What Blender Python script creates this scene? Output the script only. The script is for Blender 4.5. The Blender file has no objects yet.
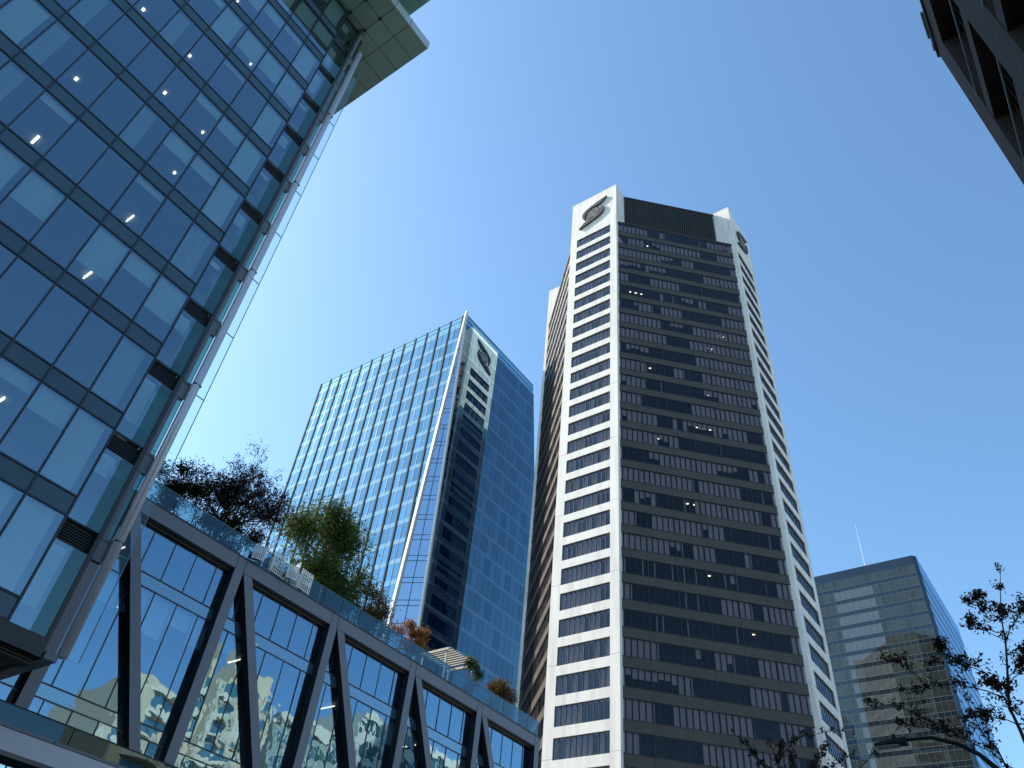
import bpy, bmesh, math, random
from mathutils import Vector, Matrix
random.seed(7)
S = bpy.context.scene
COL = S.collection
R = math.radians

# ------------------------------------------------------------------ camera
def cam_setup():
    pit, roll, phi = R(42.683), R(6.721), R(39.539)
    F = Vector((-math.sin(phi)*math.cos(pit), math.cos(phi)*math.cos(pit), math.sin(pit)))
    Rt = Vector((math.cos(phi), math.sin(phi), 0)); U = Rt.cross(F)
    c, s = math.cos(roll), math.sin(roll)
    R2 = c*Rt + s*U; U2 = -s*Rt + c*U
    cd = bpy.data.cameras.new('camera'); co = bpy.data.objects.new('camera', cd)
    COL.objects.link(co); S.camera = co
    m = Matrix((R2, U2, -F)).transposed().to_4x4()
    co.matrix_world = m
    cd.sensor_width = 36; cd.lens = 36*777.3/1024
    cd.clip_start = 0.05; cd.clip_end = 6000
    return F, R2, U2
cam_setup()
GZ = -1.6           # the camera stands at the origin, the ground 1.6 m below

# ------------------------------------------------------------------ light
SUN_A, SUN_E = 74, 42          # degrees from -Y towards -X, elevation
sdir = Vector((-math.sin(R(SUN_A))*math.cos(R(SUN_E)), -math.cos(R(SUN_A))*math.cos(R(SUN_E)), math.sin(R(SUN_E))))
w = bpy.data.worlds.new('World'); S.world = w; w.use_nodes = True
nt = w.node_tree; bg = nt.nodes['Background']
sky = nt.nodes.new('ShaderNodeTexSky'); sky.sky_type = 'NISHITA'; sky.sun_disc = False
sky.sun_elevation = R(SUN_E); sky.sun_rotation = math.atan2(sdir.x, sdir.y)
sky.altitude = 0; sky.air_density = 1.0; sky.dust_density = .8; sky.ozone_density = 1.6
tint = nt.nodes.new('ShaderNodeMixRGB'); tint.blend_type = 'MULTIPLY'; tint.inputs[0].default_value = 1; tint.inputs[2].default_value = (.73, .945, 1, 1)
nt.links.new(sky.outputs[0], tint.inputs[1]); nt.links.new(tint.outputs[0], bg.inputs[0]); bg.inputs[1].default_value = 0.15
sl = bpy.data.lights.new('sun', 'SUN'); sl.energy = 5.0; sl.angle = R(0.5); sl.color = (1, .92, .78)
so = bpy.data.objects.new('sun', sl); COL.objects.link(so)
so.rotation_euler = sdir.to_track_quat('Z', 'Y').to_euler()
S.view_settings.view_transform = 'Standard'; S.view_settings.look = 'None'
S.view_settings.exposure = 0.9; S.view_settings.gamma = 1
S.render.engine = 'CYCLES'
S.cycles.max_bounces = 10; S.cycles.transparent_max_bounces = 16; S.cycles.glossy_bounces = 5
S.cycles.diffuse_bounces = 3; S.cycles.caustics_reflective = False; S.cycles.caustics_refractive = False

# ------------------------------------------------------------------ materials
def newmat(name):
    m = bpy.data.materials.new(name); m.use_nodes = True
    n = m.node_tree.nodes; b = n['Principled BSDF']
    return m, m.node_tree, n, b
def tex(nt, kind, scale, detail=4, space='Object', stretch=None):
    tc = nt.nodes.new('ShaderNodeNewGeometry'); space = 'Position'; t = nt.nodes.new('ShaderNodeTexNoise')
    t.inputs['Scale'].default_value = scale; t.inputs['Detail'].default_value = detail
    if stretch:
        mp = nt.nodes.new('ShaderNodeMapping'); mp.inputs['Scale'].default_value = stretch
        nt.links.new(tc.outputs[space], mp.inputs[0]); nt.links.new(mp.outputs[0], t.inputs['Vector'])
    else: nt.links.new(tc.outputs[space], t.inputs['Vector'])
    return t
def plain(name, col, rough=.6, metal=0, var=.12, scale=2., bump=0, spec=.5, stretch=None, bscale=8):
    m, nt, n, b = newmat(name)
    b.inputs['Roughness'].default_value = rough; b.inputs['Metallic'].default_value = metal
    b.inputs['Specular IOR Level'].default_value = spec
    t = tex(nt, 'n', scale, 5, stretch=stretch)
    mx = n.new('ShaderNodeMixRGB'); mx.inputs[1].default_value = tuple(c*(1-var) for c in col)+(1,)
    mx.inputs[2].default_value = tuple(min(1, c*(1+var)) for c in col)+(1,)
    nt.links.new(t.outputs['Fac'], mx.inputs[0]); nt.links.new(mx.outputs[0], b.inputs['Base Color'])
    if bump:
        t2 = tex(nt, 'n', bscale, 3); bp = n.new('ShaderNodeBump'); bp.inputs['Strength'].default_value = 1
        bp.inputs['Distance'].default_value = bump
        nt.links.new(t2.outputs['Fac'], bp.inputs['Height']); nt.links.new(bp.outputs[0], b.inputs['Normal'])
    return m
def glass(name, trans, gloss, fac, rough=0.0, wob=0.0, wscale=.5, body=None, grow=.5, cell=None, cvar=.3):
    """coated architectural glass: part mirror, part tinted see-through (or part dark solid body)"""
    m = bpy.data.materials.new(name); m.use_nodes = True; nt = m.node_tree; n = nt.nodes
    n.remove(n['Principled BSDF']); out = n['Material Output']
    if body is None:
        a = n.new('ShaderNodeBsdfTransparent'); a.inputs[0].default_value = trans+(1,)
    else:
        a = n.new('ShaderNodeBsdfDiffuse'); a.inputs[0].default_value = body+(1,)
    g = n.new('ShaderNodeBsdfGlossy'); g.inputs['Color'].default_value = gloss+(1,); g.inputs['Roughness'].default_value = rough
    lw = n.new('ShaderNodeLayerWeight'); lw.inputs[0].default_value = grow
    mr = n.new('ShaderNodeMapRange'); mr.inputs[1].default_value = 0; mr.inputs[2].default_value = 1
    mr.inputs[3].default_value = fac; mr.inputs[4].default_value = 1
    if cell:                                  # every pane reflects a little more or less than its neighbour
        ge = n.new('ShaderNodeNewGeometry'); ad = n.new('ShaderNodeVectorMath'); ad.operation = 'ADD'; ad.inputs[1].default_value = cell[3:]
        dv = n.new('ShaderNodeVectorMath'); dv.operation = 'DIVIDE'; dv.inputs[1].default_value = cell[:3]
        fl = n.new('ShaderNodeVectorMath'); fl.operation = 'FLOOR'; wn = n.new('ShaderNodeTexWhiteNoise')
        nt.links.new(ge.outputs['Position'], ad.inputs[0]); nt.links.new(ad.outputs[0], dv.inputs[0]); nt.links.new(dv.outputs[0], fl.inputs[0]); nt.links.new(fl.outputs[0], wn.inputs['Vector'])
        m2 = n.new('ShaderNodeMapRange'); m2.inputs[3].default_value = fac*(1-cvar); m2.inputs[4].default_value = fac*(1+cvar)
        nt.links.new(wn.outputs['Value'], m2.inputs[0]); nt.links.new(m2.outputs[0], mr.inputs[3])
    pw = n.new('ShaderNodeMath'); pw.operation = 'POWER'; pw.inputs[1].default_value = 2.5
    nt.links.new(lw.outputs['Facing'], pw.inputs[0]); nt.links.new(pw.outputs[0], mr.inputs[0])
    mx = n.new('ShaderNodeMixShader'); nt.links.new(mr.outputs[0], mx.inputs[0])
    nt.links.new(a.outputs[0], mx.inputs[1]); nt.links.new(g.outputs[0], mx.inputs[2])
    if wob:
        t = tex(nt, 'n', wscale, 2); bp = n.new('ShaderNodeBump'); bp.inputs['Strength'].default_value = 1
        bp.inputs['Distance'].default_value = wob
        nt.links.new(t.outputs['Fac'], bp.inputs['Height']); nt.links.new(bp.outputs[0], g.inputs['Normal'])
    nt.links.new(mx.outputs[0], out.inputs[0])
    return m
def emis(name, col, st):
    m, nt, n, b = newmat(name); b.inputs['Base Color'].default_value = col+(1,)
    b.inputs['Emission Color'].default_value = col+(1,); b.inputs['Emission Strength'].default_value = st
    return m
def concrete(name, col, jz=3.66, stain=.1):
    """precast panels with thin recessed joints and faint rain streaks"""
    m, nt, n, b = newmat(name); b.inputs['Roughness'].default_value = .75; b.inputs['Specular IOR Level'].default_value = .3
    t = tex(nt, 'n', 1.0, 6, stretch=(1.2, 1.2, .12)); t2 = tex(nt, 'n', 9, 4)
    mx = n.new('ShaderNodeMixRGB'); mx.inputs[1].default_value = tuple(c*(1-stain) for c in col)+(1,); mx.inputs[2].default_value = col+(1,)
    rp = n.new('ShaderNodeValToRGB'); rp.color_ramp.elements[0].position = .35; rp.color_ramp.elements[1].position = .6
    nt.links.new(t.outputs['Fac'], rp.inputs[0]); nt.links.new(rp.outputs[0], mx.inputs[0])
    m2 = n.new('ShaderNodeMixRGB'); m2.blend_type = 'MULTIPLY'; m2.inputs[0].default_value = .12
    nt.links.new(mx.outputs[0], m2.inputs[1]); nt.links.new(t2.outputs['Fac'], m2.inputs[2])
    tc = n.new('ShaderNodeTexCoord'); sx = n.new('ShaderNodeSeparateXYZ'); nt.links.new(tc.outputs['Object'], sx.inputs[0])
    md = n.new('ShaderNodeMath'); md.operation = 'MODULO'; md.inputs[1].default_value = jz*3
    ad = n.new('ShaderNodeMath'); ad.inputs[1].default_value = 2000.6
    nt.links.new(sx.outputs['Z'], ad.inputs[0]); nt.links.new(ad.outputs[0], md.inputs[0])
    ls = n.new('ShaderNodeMath'); ls.operation = 'LESS_THAN'; ls.inputs[1].default_value = .09; nt.links.new(md.outputs[0], ls.inputs[0])
    m3 = n.new('ShaderNodeMixRGB'); m3.inputs[2].default_value = tuple(c*.55 for c in col)+(1,)
    nt.links.new(ls.outputs[0], m3.inputs[0]); nt.links.new(m2.outputs[0], m3.inputs[1]); nt.links.new(m3.outputs[0], b.inputs['Base Color'])
    return m
def brick(name, c1, c2, mortar, scale, rough=.9):
    m, nt, n, b = newmat(name); b.inputs['Roughness'].default_value = rough
    tc = n.new('ShaderNodeTexCoord'); mp = n.new('ShaderNodeMapping'); mp.inputs['Rotation'].default_value = (R(90), 0, R(90))
    br = n.new('ShaderNodeTexBrick'); br.inputs['Color1'].default_value = c1+(1,); br.inputs['Color2'].default_value = c2+(1,)
    br.inputs['Mortar'].default_value = mortar+(1,); br.inputs['Scale'].default_value = scale; br.inputs['Mortar Size'].default_value = .02
    sx = n.new('ShaderNodeSeparateXYZ'); cx = n.new('ShaderNodeCombineXYZ'); ad = n.new('ShaderNodeMath')
    nt.links.new(tc.outputs['Object'], sx.inputs[0]); nt.links.new(sx.outputs['X'], ad.inputs[0]); nt.links.new(sx.outputs['Y'], ad.inputs[1])
    nt.links.new(ad.outputs[0], cx.inputs['X']); nt.links.new(sx.outputs['Z'], cx.inputs['Y'])
    nt.links.new(cx.outputs[0], br.inputs['Vector']); nt.links.new(br.outputs['Color'], b.inputs['Base Color'])
    bp = n.new('ShaderNodeBump'); bp.inputs['Distance'].default_value = .01; nt.links.new(br.outputs['Fac'], bp.inputs['Height']); bp.invert = True
    nt.links.new(bp.outputs[0], b.inputs['Normal'])
    return m
def leafmat(name, c1, c2, tr=.35):
    m = bpy.data.materials.new(name); m.use_nodes = True; nt = m.node_tree; n = nt.nodes
    n.remove(n['Principled BSDF']); out = n['Material Output']
    t = tex(nt, 'n', 2.3, 4); rp = n.new('ShaderNodeValToRGB')
    rp.color_ramp.elements[0].position = .35; rp.color_ramp.elements[1].position = .65
    rp.color_ramp.elements[0].color = c1+(1,); rp.color_ramp.elements[1].color = c2+(1,)
    nt.links.new(t.outputs['Fac'], rp.inputs[0])
    d = n.new('ShaderNodeBsdfDiffuse'); tl = n.new('ShaderNodeBsdfTranslucent'); mx = n.new('ShaderNodeMixShader'); mx.inputs[0].default_value = tr
    nt.links.new(rp.outputs[0], d.inputs[0]); nt.links.new(rp.outputs[0], tl.inputs[0])
    nt.links.new(d.outputs[0], mx.inputs[1]); nt.links.new(tl.outputs[0], mx.inputs[2]); nt.links.new(mx.outputs[0], out.inputs[0])
    return m

M = dict(
 asphalt=plain('asphalt', (.05,.05,.052), .9, bump=.01), pave=plain('paving', (.28,.27,.26), .85, scale=1.2),
 kerb=plain('kerb_stone', (.35,.34,.33), .8), paint=plain('road_paint', (.75,.75,.72), .7), city=plain('city_ground', (.16,.16,.15), .9, scale=.05),
 officeglass=glass('office_glass', (.74,.84,.84), (.60,.77,.90), .19, wob=.004, wscale=.35),
 cornerglass=glass('corner_glass', (.3,.5,.48), (.5,.75,.72), .12),
 spandrel=plain('blue_grey_spandrel', (.042,.085,.118), .3, spec=.5, var=.08, scale=.3),
 mullion=plain('dark_mullion', (.012,.02,.03), .4), louvre=plain('dark_louvre', (.012,.013,.018), .6),
 darkframe=plain('dark_frame', (.02,.024,.028), .5), greyframe=plain('grey_frame', (.14,.15,.17), .5),
 silver=plain('silver_column', (.50,.50,.56), .35, metal=.25, var=.05, bump=.0),
 blind=plain('roller_blind', (.80,.82,.80), .9, var=.05), curtain=plain('sheer_curtain', (.42,.46,.50), .9, var=.45, scale=1.2, stretch=(5,5,.05)),
 ceiling=plain('office_ceiling', (.14,.16,.18), .95, var=.1, scale=.4), inwall=plain('office_wall', (.10,.12,.14), .95),
 lamp=emis('ceiling_lamp', (1,.82,.60), 2.6), warm=emis('warm_lamp', (1,.82,.62), 1.5),
 soffit=plain('green_grey_soffit', (.18,.33,.31), .5, var=.05, scale=.4), joint=plain('soffit_joint', (.03,.04,.035), .8),
 fascia=plain('pale_fascia', (.42,.48,.50), .35, metal=.3, var=.05), clear=glass('clear_glass', (.93,.98,.98), (.8,.95,1), .02, grow=.3),
 rail=glass('rail_glass', (.44,.58,.62), (.6,.8,.9), .05, grow=.42), edge=plain('glass_edge', (.10,.22,.25), .3),
 steel=plain('truss_steel', (.17,.175,.205), .5, var=.06, scale=.7), steelin=plain('dark_shade_steel', (.012,.014,.018), .7),  # near-black steel: dark parts, and shade put into the truss sides' colour
 bridgeglass=glass('walkway_glass', (.80,.88,.92), (.48,.72,.90), .24, wob=.0055, wscale=.9),
 bronze=plain('bronze_soffit_strip', (.13,.11,.08), .5), white=plain('white_painted_beam', (.50,.49,.55), .5, var=.04),
 band=glass('walkway_spandrel', (0,0,0), (.6,.85,1.0), .26, wob=.0055, wscale=.9, body=(.06,.11,.15)),
 concrete=concrete('white_precast', (.83,.775,.715), stain=.16), stone=plain('bronze_stone_spandrel', (.074,.062,.053), .5, var=.22, scale=.5, spec=.25, stretch=(1,1,1)),
 darkglass=glass('dark_tower_glass', (.74,.72,.74), (.42,.43,.47), .05, wob=.006, wscale=.5, grow=.5),
 darkglass2=glass('dark_side_glass', (.62,.60,.62), (.50,.54,.62), .09, wob=.006, wscale=.5, grow=.5),
 drape=plain('tower_drape', (.32,.265,.262), .9, var=.18, scale=.6, stretch=(2.5,2.5,.08)), darkroom=plain('dark_interior', (.012,.013,.017), .95), dceil=plain('dark_ceiling', (.035,.035,.04), .95),
 dmull=plain('bronze_mullion', (.018,.017,.018), .5), metallouvre=plain('ribbed_dark_metal', (.045,.044,.042), .6, spec=.3),
 emblem=plain('black_emblem', (.03,.028,.027), .5), swoosh=plain('grey_emblem_swoosh', (.035,.034,.033), .5), emblemlit=plain('bronze_emblem_strip', (.42,.38,.32), .5),
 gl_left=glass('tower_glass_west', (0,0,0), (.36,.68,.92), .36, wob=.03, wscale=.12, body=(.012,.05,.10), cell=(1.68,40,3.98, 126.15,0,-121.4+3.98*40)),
 gl_right=glass('tower_glass_shade', (0,0,0), (.46,.74,.92), .14, wob=.010, wscale=.10, body=(.003,.010,.040), cell=(40,1.62,3.98, 0,-80.7+162,-121.4+3.98*40)),  # darker copy for the shaded side: shade put into the colour
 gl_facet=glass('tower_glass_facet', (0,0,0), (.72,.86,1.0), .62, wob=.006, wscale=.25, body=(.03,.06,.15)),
 gl_band=glass('tower_band', (0,0,0), (.60,.85,.95), .34, body=(.13,.22,.28)), gl_band_r=glass('tower_band_shade', (0,0,0), (.60,.85,1.0), .14, body=(.035,.065,.125)),  # second band is the first one darkened in colour for the shaded side
 fin=plain('tower_fin', (.060,.075,.070), .8, spec=.1), whitecol=plain('white_column', (.72,.72,.72), .5),
 crown=glass('crown_glass', (.35,.6,.68), (.7,.95,1), .30),
 far_a=glass('far_glass', (0,0,0), (.38,.41,.37), .19, body=(.034,.038,.036), wob=.02, wscale=.25, cell=(1.476,60,3.66, 66,0,-116.3+3.66*40), cvar=.25), far_b=glass('far_band', (0,0,0), (.32,.40,.44), .16, body=(.016,.024,.030)),
 far_reflect=glass('far_painted_reflection', (0,0,0), (.42,.47,.46), .22, body=(.095,.105,.105)), far_e=glass('far_side_glass', (0,0,0), (.46,.62,.80), .36, body=(.03,.055,.09)),  # pale glass: a building's reflection put into the body colour
 far_m=plain('far_mullion', (.12,.14,.15), .5),
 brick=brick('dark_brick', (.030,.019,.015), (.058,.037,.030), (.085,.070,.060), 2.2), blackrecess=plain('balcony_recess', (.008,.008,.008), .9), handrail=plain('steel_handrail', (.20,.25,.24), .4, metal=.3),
 beige=plain('beige_render', (.62,.54,.40), .85, var=.06), teal=glass('teal_window', (0,0,0), (.6,.9,.95), .25, body=(.05,.12,.13)), cream=plain('cream_trim', (.7,.66,.55), .8),
 greywall=plain('grey_green_wall', (.30,.36,.34), .7), palewall=plain('pale_stone_wall', (.60,.58,.50), .8),
 bark=plain('bark', (.045,.035,.030), .9, bump=.01), palebark=plain('pale_stake', (.35,.30,.22), .8),
 soil=plain('planter_soil', (.05,.04,.03), .95), whitepaint=plain('white_chair_paint', (.74,.73,.71), .5, var=.03),
 leaf_purple=leafmat('plum_leaves', (.034,.022,.026), (.070,.045,.052), .35), leaf_green=leafmat('green_leaves', (.035,.060,.020), (.13,.17,.05), .35),
 leaf_dark=leafmat('dark_green_leaves', (.016,.020,.010), (.035,.045,.018), .3), leaf_rust=leafmat('rust_leaves', (.20,.085,.03), (.33,.17,.06), .3),
 leaf_olive=leafmat('olive_rust_leaves', (.06,.05,.018), (.16,.10,.04), .3), leaf_street=leafmat('street_tree_leaves', (.040,.020,.018), (.060,.055,.025), .4),
 lampmetal=plain('lamp_post_metal', (.012,.014,.016), .7, spec=.2), lens=plain('lamp_lens', (.13,.19,.19), .3), tanmetal=plain('pergola_metal', (.42,.40,.36), .5),
)

# ------------------------------------------------------------------ mesh helpers
class MB:
    def __init__(s): s.v=[]; s.f=[]; s.m=[]; s.k=0; s.fr=None
    def frame(s, O=None, u=None):            # local frame: u along a wall, outward normal to its right
        if O is None: s.fr=None; return s
        l=math.hypot(*u); u=(u[0]/l,u[1]/l); s.fr=(O,u,(u[1],-u[0])); return s
    def P(s,p):
        if s.fr is None: return p
        O,u,n=s.fr; return (O[0]+u[0]*p[0]+n[0]*p[1], O[1]+u[1]*p[0]+n[1]*p[1], p[2])
    def poly(s,pts):
        i=len(s.v); s.v+= [s.P(p) for p in pts]; s.f.append(list(range(i,i+len(pts)))); s.m.append(s.k)
    def box(s,x0,x1,y0,y1,z0,z1):
        if x0>x1: x0,x1=x1,x0
        if y0>y1: y0,y1=y1,y0
        i=len(s.v)
        s.v+=[s.P(p) for p in ((x0,y0,z0),(x1,y0,z0),(x1,y1,z0),(x0,y1,z0),(x0,y0,z1),(x1,y0,z1),(x1,y1,z1),(x0,y1,z1))]
        for f in ((3,2,1,0),(4,5,6,7),(0,1,5,4),(1,2,6,5),(2,3,7,6),(3,0,4,7)):
            s.f.append([i+j for j in f]); s.m.append(s.k)
    def hexa(s,pts):                          # eight corners, same order as box
        i=len(s.v); s.v+=[s.P(p) for p in pts]
        for f in ((3,2,1,0),(4,5,6,7),(0,1,5,4),(1,2,6,5),(2,3,7,6),(3,0,4,7)):
            s.f.append([i+j for j in f]); s.m.append(s.k)
    def prism(s,pl,z0,z1):
        n=len(pl); i=len(s.v); s.v+=[s.P((x,y,z0)) for x,y in pl]+[s.P((x,y,z1)) for x,y in pl]
        s.f.append([i+j for j in reversed(range(n))]); s.m.append(s.k); s.f.append([i+n+j for j in range(n)]); s.m.append(s.k)
        for j in range(n): s.f.append([i+j,i+(j+1)%n,i+n+(j+1)%n,i+n+j]); s.m.append(s.k)
    def tube(s,pts,r,n=6):
        pts=[Vector(p) for p in pts]; rs=r if isinstance(r,(list,tuple)) else [r]*len(pts); rings=[]
        up0=None
        for j,p in enumerate(pts):
            d=(pts[min(j+1,len(pts)-1)]-pts[max(j-1,0)]).normalized()
            a=d.orthogonal().normalized() if up0 is None else (up0-d*up0.dot(d))
            if a.length<1e-4: a=d.orthogonal()
            a.normalize(); up0=a; b=d.cross(a); i=len(s.v); rings.append(i)
            for q in range(n):
                t=2*math.pi*q/n; s.v.append(s.P(tuple(p+(a*math.cos(t)+b*math.sin(t))*rs[j])))
        for j in range(len(pts)-1):
            for q in range(n):
                s.f.append([rings[j]+q,rings[j]+(q+1)%n,rings[j+1]+(q+1)%n,rings[j+1]+q]); s.m.append(s.k)
        s.f.append([rings[0]+q for q in reversed(range(n))]); s.m.append(s.k)
        s.f.append([rings[-1]+q for q in range(n)]); s.m.append(s.k)
    def build(s,name,mats,parent=None,smooth=False,bevel=0):
        if not isinstance(mats,(list,tuple)): mats=[mats]
        off=Vector((0,0,0))
        if parent is not None:
            q=parent
            while q is not None: off+=q.location; q=q.parent
        vs=[Vector(v) for v in s.v]
        loc=Vector((0,0,0))
        if parent is None or True:
            if vs:
                lo=Vector((min(v.x for v in vs),min(v.y for v in vs),min(v.z for v in vs))); hi=Vector((max(v.x for v in vs),max(v.y for v in vs),max(v.z for v in vs)))
                if parent is not None: loc=Vector(((lo.x+hi.x)/2,(lo.y+hi.y)/2,lo.z))-off
        me=bpy.data.meshes.new(name); me.from_pydata([tuple(v-off-loc) for v in vs],[],s.f)
        for m in mats: me.materials.append(m)
        me.polygons.foreach_set('material_index',s.m)
        if smooth: me.polygons.foreach_set('use_smooth',[True]*len(s.f))
        me.update()
        o=bpy.data.objects.new(name,me); COL.objects.link(o); o.location=loc
        if parent is not None: o.parent=parent
        if bevel:
            b=o.modifiers.new('bevel','BEVEL'); b.width=bevel; b.segments=2; b.limit_method='ANGLE'
        return o
def thing(name,label,cat,loc,group=None):
    o=bpy.data.objects.new(name,None); COL.objects.link(o); o.location=loc; o['label']=label; o['category']=cat
    if group: o['group']=group
    return o
def tag(o,label,cat,group=None):
    o['label']=label; o['category']=cat
    if group: o['group']=group
    return o
def part(name,mat,parent,fn,**k):
    b=MB(); fn(b); return b.build(name,mat,parent,**k)
def boxpart(name,mat,parent,*bx,**k):
    b=MB()
    for q in bx: b.box(*q)
    return b.build(name,mat,parent,**k)

# ------------------------------------------------------------------ ground and streets
def ground():
    b=MB(); n=1500
    b.poly([(-n,-n,GZ-.16),(n,-n,GZ-.16),(n,n,GZ-.16),(-n,n,GZ-.16)]); o=b.build('ground',M['city']); o['kind']='structure'
    b=MB(); b.poly([(-20,-400,GZ-.15),(-3.2,-400,GZ-.15),(-3.2,500,GZ-.15),(-20,500,GZ-.15)]); o=b.build('road',M['asphalt']); o['kind']='structure'
    b=MB(); b.box(-3.05,3,-400,500,GZ-.15,GZ); o=b.build('pavement',M['pave']); o['kind']='structure'
    b=MB(); b.box(-29,-20.15,-400,500,GZ-.15,GZ); o=b.build('far_pavement',M['pave']); o['kind']='structure'
    b=MB(); b.box(-3.2,-3.05,-400,500,GZ-.15,GZ+.004); b.box(-20.15,-20,-400,500,GZ-.15,GZ+.004); o=b.build('kerb',M['kerb']); o['kind']='structure'
    b=MB()
    for i in range(-60,80): b.poly([(-11.7,i*6,GZ-.146),(-11.5,i*6,GZ-.146),(-11.5,i*6+3,GZ-.146),(-11.7,i*6+3,GZ-.146)])
    o=b.build('road_marking',M['paint']); o['kind']='structure'
ground()

# ------------------------------------------------------------------ left glass office building
def office():
    X=-27.; W=1.545; Y1=9.26; FH=3.92; Z0=9.83; SP=.78; NF=12
    T=thing('glass_office_building','blue glass curtain wall office block filling the left side under a big overhanging roof','office building',(-46,-4,GZ))
    # core legs and dark lower part so that the overhang stands on something
    boxpart('podium',M['darkframe'],T,(-64,-31,-24,6,GZ,9.2))
    pc=MB(); XD=-66
    # floor slabs with ceilings
    for n in range(NF+1):
        z=Z0+FH*n
        boxpart('floor_slab',M['ceiling'],T,(XD+.3,X-.22,-25,10.5,z+.04,z+SP-.04))
    boxpart('interior_wall',M['inwall'],T,(-34.2,-34,-25,8.5,Z0+SP,57),(XD+.6,-34.2,8.3,8.5,Z0+SP,57))
    boxpart('rear_wall',M['spandrel'],T,(XD,XD+.3,-25,10.5,9.4,57.1),(XD+.3,X-.2,-25.3,-25,9.4,57.1))
    boxpart('end_glass',M['cornerglass'],T,*[(-30.15,X-.32,10.6,10.63,Z0+FH*n+.02,Z0+FH*(n+1)) for n in range(NF)])
    boxpart('end_wall',M['darkframe'],T,(XD+.3,-30.2,10.5,10.75,9.4,57.1))
    # spandrels, one per floor
    for n in range(NF+1):
        z=Z0+FH*n
        boxpart('spandrel_panel',M['spandrel'],T,(X-.2,X-.012,-25,Y1-.05,z+.05,z+SP-.05))
    # panes
    blinds={(0,0):'s',(1,0):'s',(0,1):'s',(1,1):.35,(2,1):.2,(0,2):'c',(3,1):'s',(0,3):.62,(1,3):.32,(2,3):.7,(4,3):.55,(5,3):'s',
      (0,4):'c',(2,4):.12,(5,4):.15,(6,4):'p',(0,5):'s',(1,5):.3,(2,5):.35,(3,5):'p',(6,5):'p',(7,5):'s',(0,6):'s',(1,6):.35,(2,6):.2,(6,6):'p',
      (0,7):'s',(2,7):.1,(4,7):'p',(0,8):.75,(1,8):.6,(2,8):.65,(3,8):'s',(4,8):.2,(0,9):'s',(1,9):.15,(2,9):.3,(3,9):.5,(5,9):'s',
      (0,10):.5,(1,10):.6,(0,11):'s',(2,10):'s',(1,11):.4}
    rest=MB()
    for n in range(NF):
        zb=Z0+FH*n+SP; zt=Z0+FH*(n+1)
        for k in range(0,22):
            y1=Y1-W*k-.035; y0=Y1-W*(k+1)+.035
            vis = k < (2,3,4,6,8,9,10,10,10,9,9,8)[n]+1
            if vis:
                b=MB(); dx=random.uniform(-.004,.004)
                b.hexa([(X-.03-dx,y0,zb),(X-.012-dx,y0,zb),(X-.012+dx,y1,zb),(X-.03+dx,y1,zb),(X-.03-dx,y0,zt),(X-.012-dx,y0,zt),(X-.012+dx,y1,zt),(X-.03+dx,y1,zt)])
                p=b.build('window_pane',M['officeglass'],T)
            else: rest.box(X-.03,X-.012,y0,y1,zb,zt)
            t=blinds.get((k,n)) if vis else random.choice([None,None,None,.3,'s'])
            if t is not None:
                b=MB()
                if t=='s': b.box(X-.20,X-.185,y0+.02,y1-.24,zb+.03,zt-.02); mt=M['blind']
                elif t=='c': b.box(X-.22,X-.20,y0+.02,y1-.3,zb+.03,zt-.02); mt=M['curtain']
                elif t=='p': b.box(X-.22,X-.20,y0+.02,y0+.75,zb+.03,zt-.02); mt=M['curtain']
                else: b.box(X-.20,X-.185,y0+.02,y1-.02,zt-(zt-zb)*t,zt-.02); mt=M['blind']
                if vis: b.build('blind',mt,p)
                else: b.build('hidden_blind',mt,T) if False else None
    o=rest.build('window_pane',M['officeglass'],T); o['kind']='stuff'
    # mullions: one vertical per column line, horizontals per floor line
    for k in range(0,12):
        y=Y1-W*k
        boxpart('mullion',M['mullion'],T,(X-.06,X+.035,y-.035,y+.035,9.85,57.05))
    boxpart('mullion',M['mullion'],T,*[(X-.06,X+.035,Y1-W*k-.035,Y1-W*k+.035,9.85,57.05) for k in range(12,23)])['kind']='stuff'
    for n in range(NF+1):
        z=Z0+FH*n
        for zz in (z,z+SP):
            bb=[(X-.05,X+.022,-24.5,Y1+.01,zz-.035,zz+.035)]
            boxpart('transom',M['mullion'],T,*bb)
    # ceiling lamps (round downlights and short strips)
    for (x,y,z,dx,dy) in ((-29.66,1.03,29.28,.5,.10),(-28.83,.5,33.2,.13,.13),(-28.81,.42,41.04,.13,.13),(-28.74,3.45,41.04,.12,.12),(-28.79,3.65,37.12,.12,.12),(-28.91,6.24,37.12,.1,.1),
        (-29.01,6.26,33.2,.1,.1),(-29.62,5.94,29.28,.5,.06),(-30.08,5.97,25.36,.6,.06),(-28.64,6.2,44.96,.1,.1),(-28.68,3.55,48.88,.1,.1),(-29.38,5.93,17.52,.3,.06),(-28.9,9.0,21.44,.5,.05)):
        dx*=.55; dy*=.55
        boxpart('ceiling_light',M['lamp'],T,(x-dx,x+dx,y-dy,y+dy,z+.06,z+.145+.04))
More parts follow.
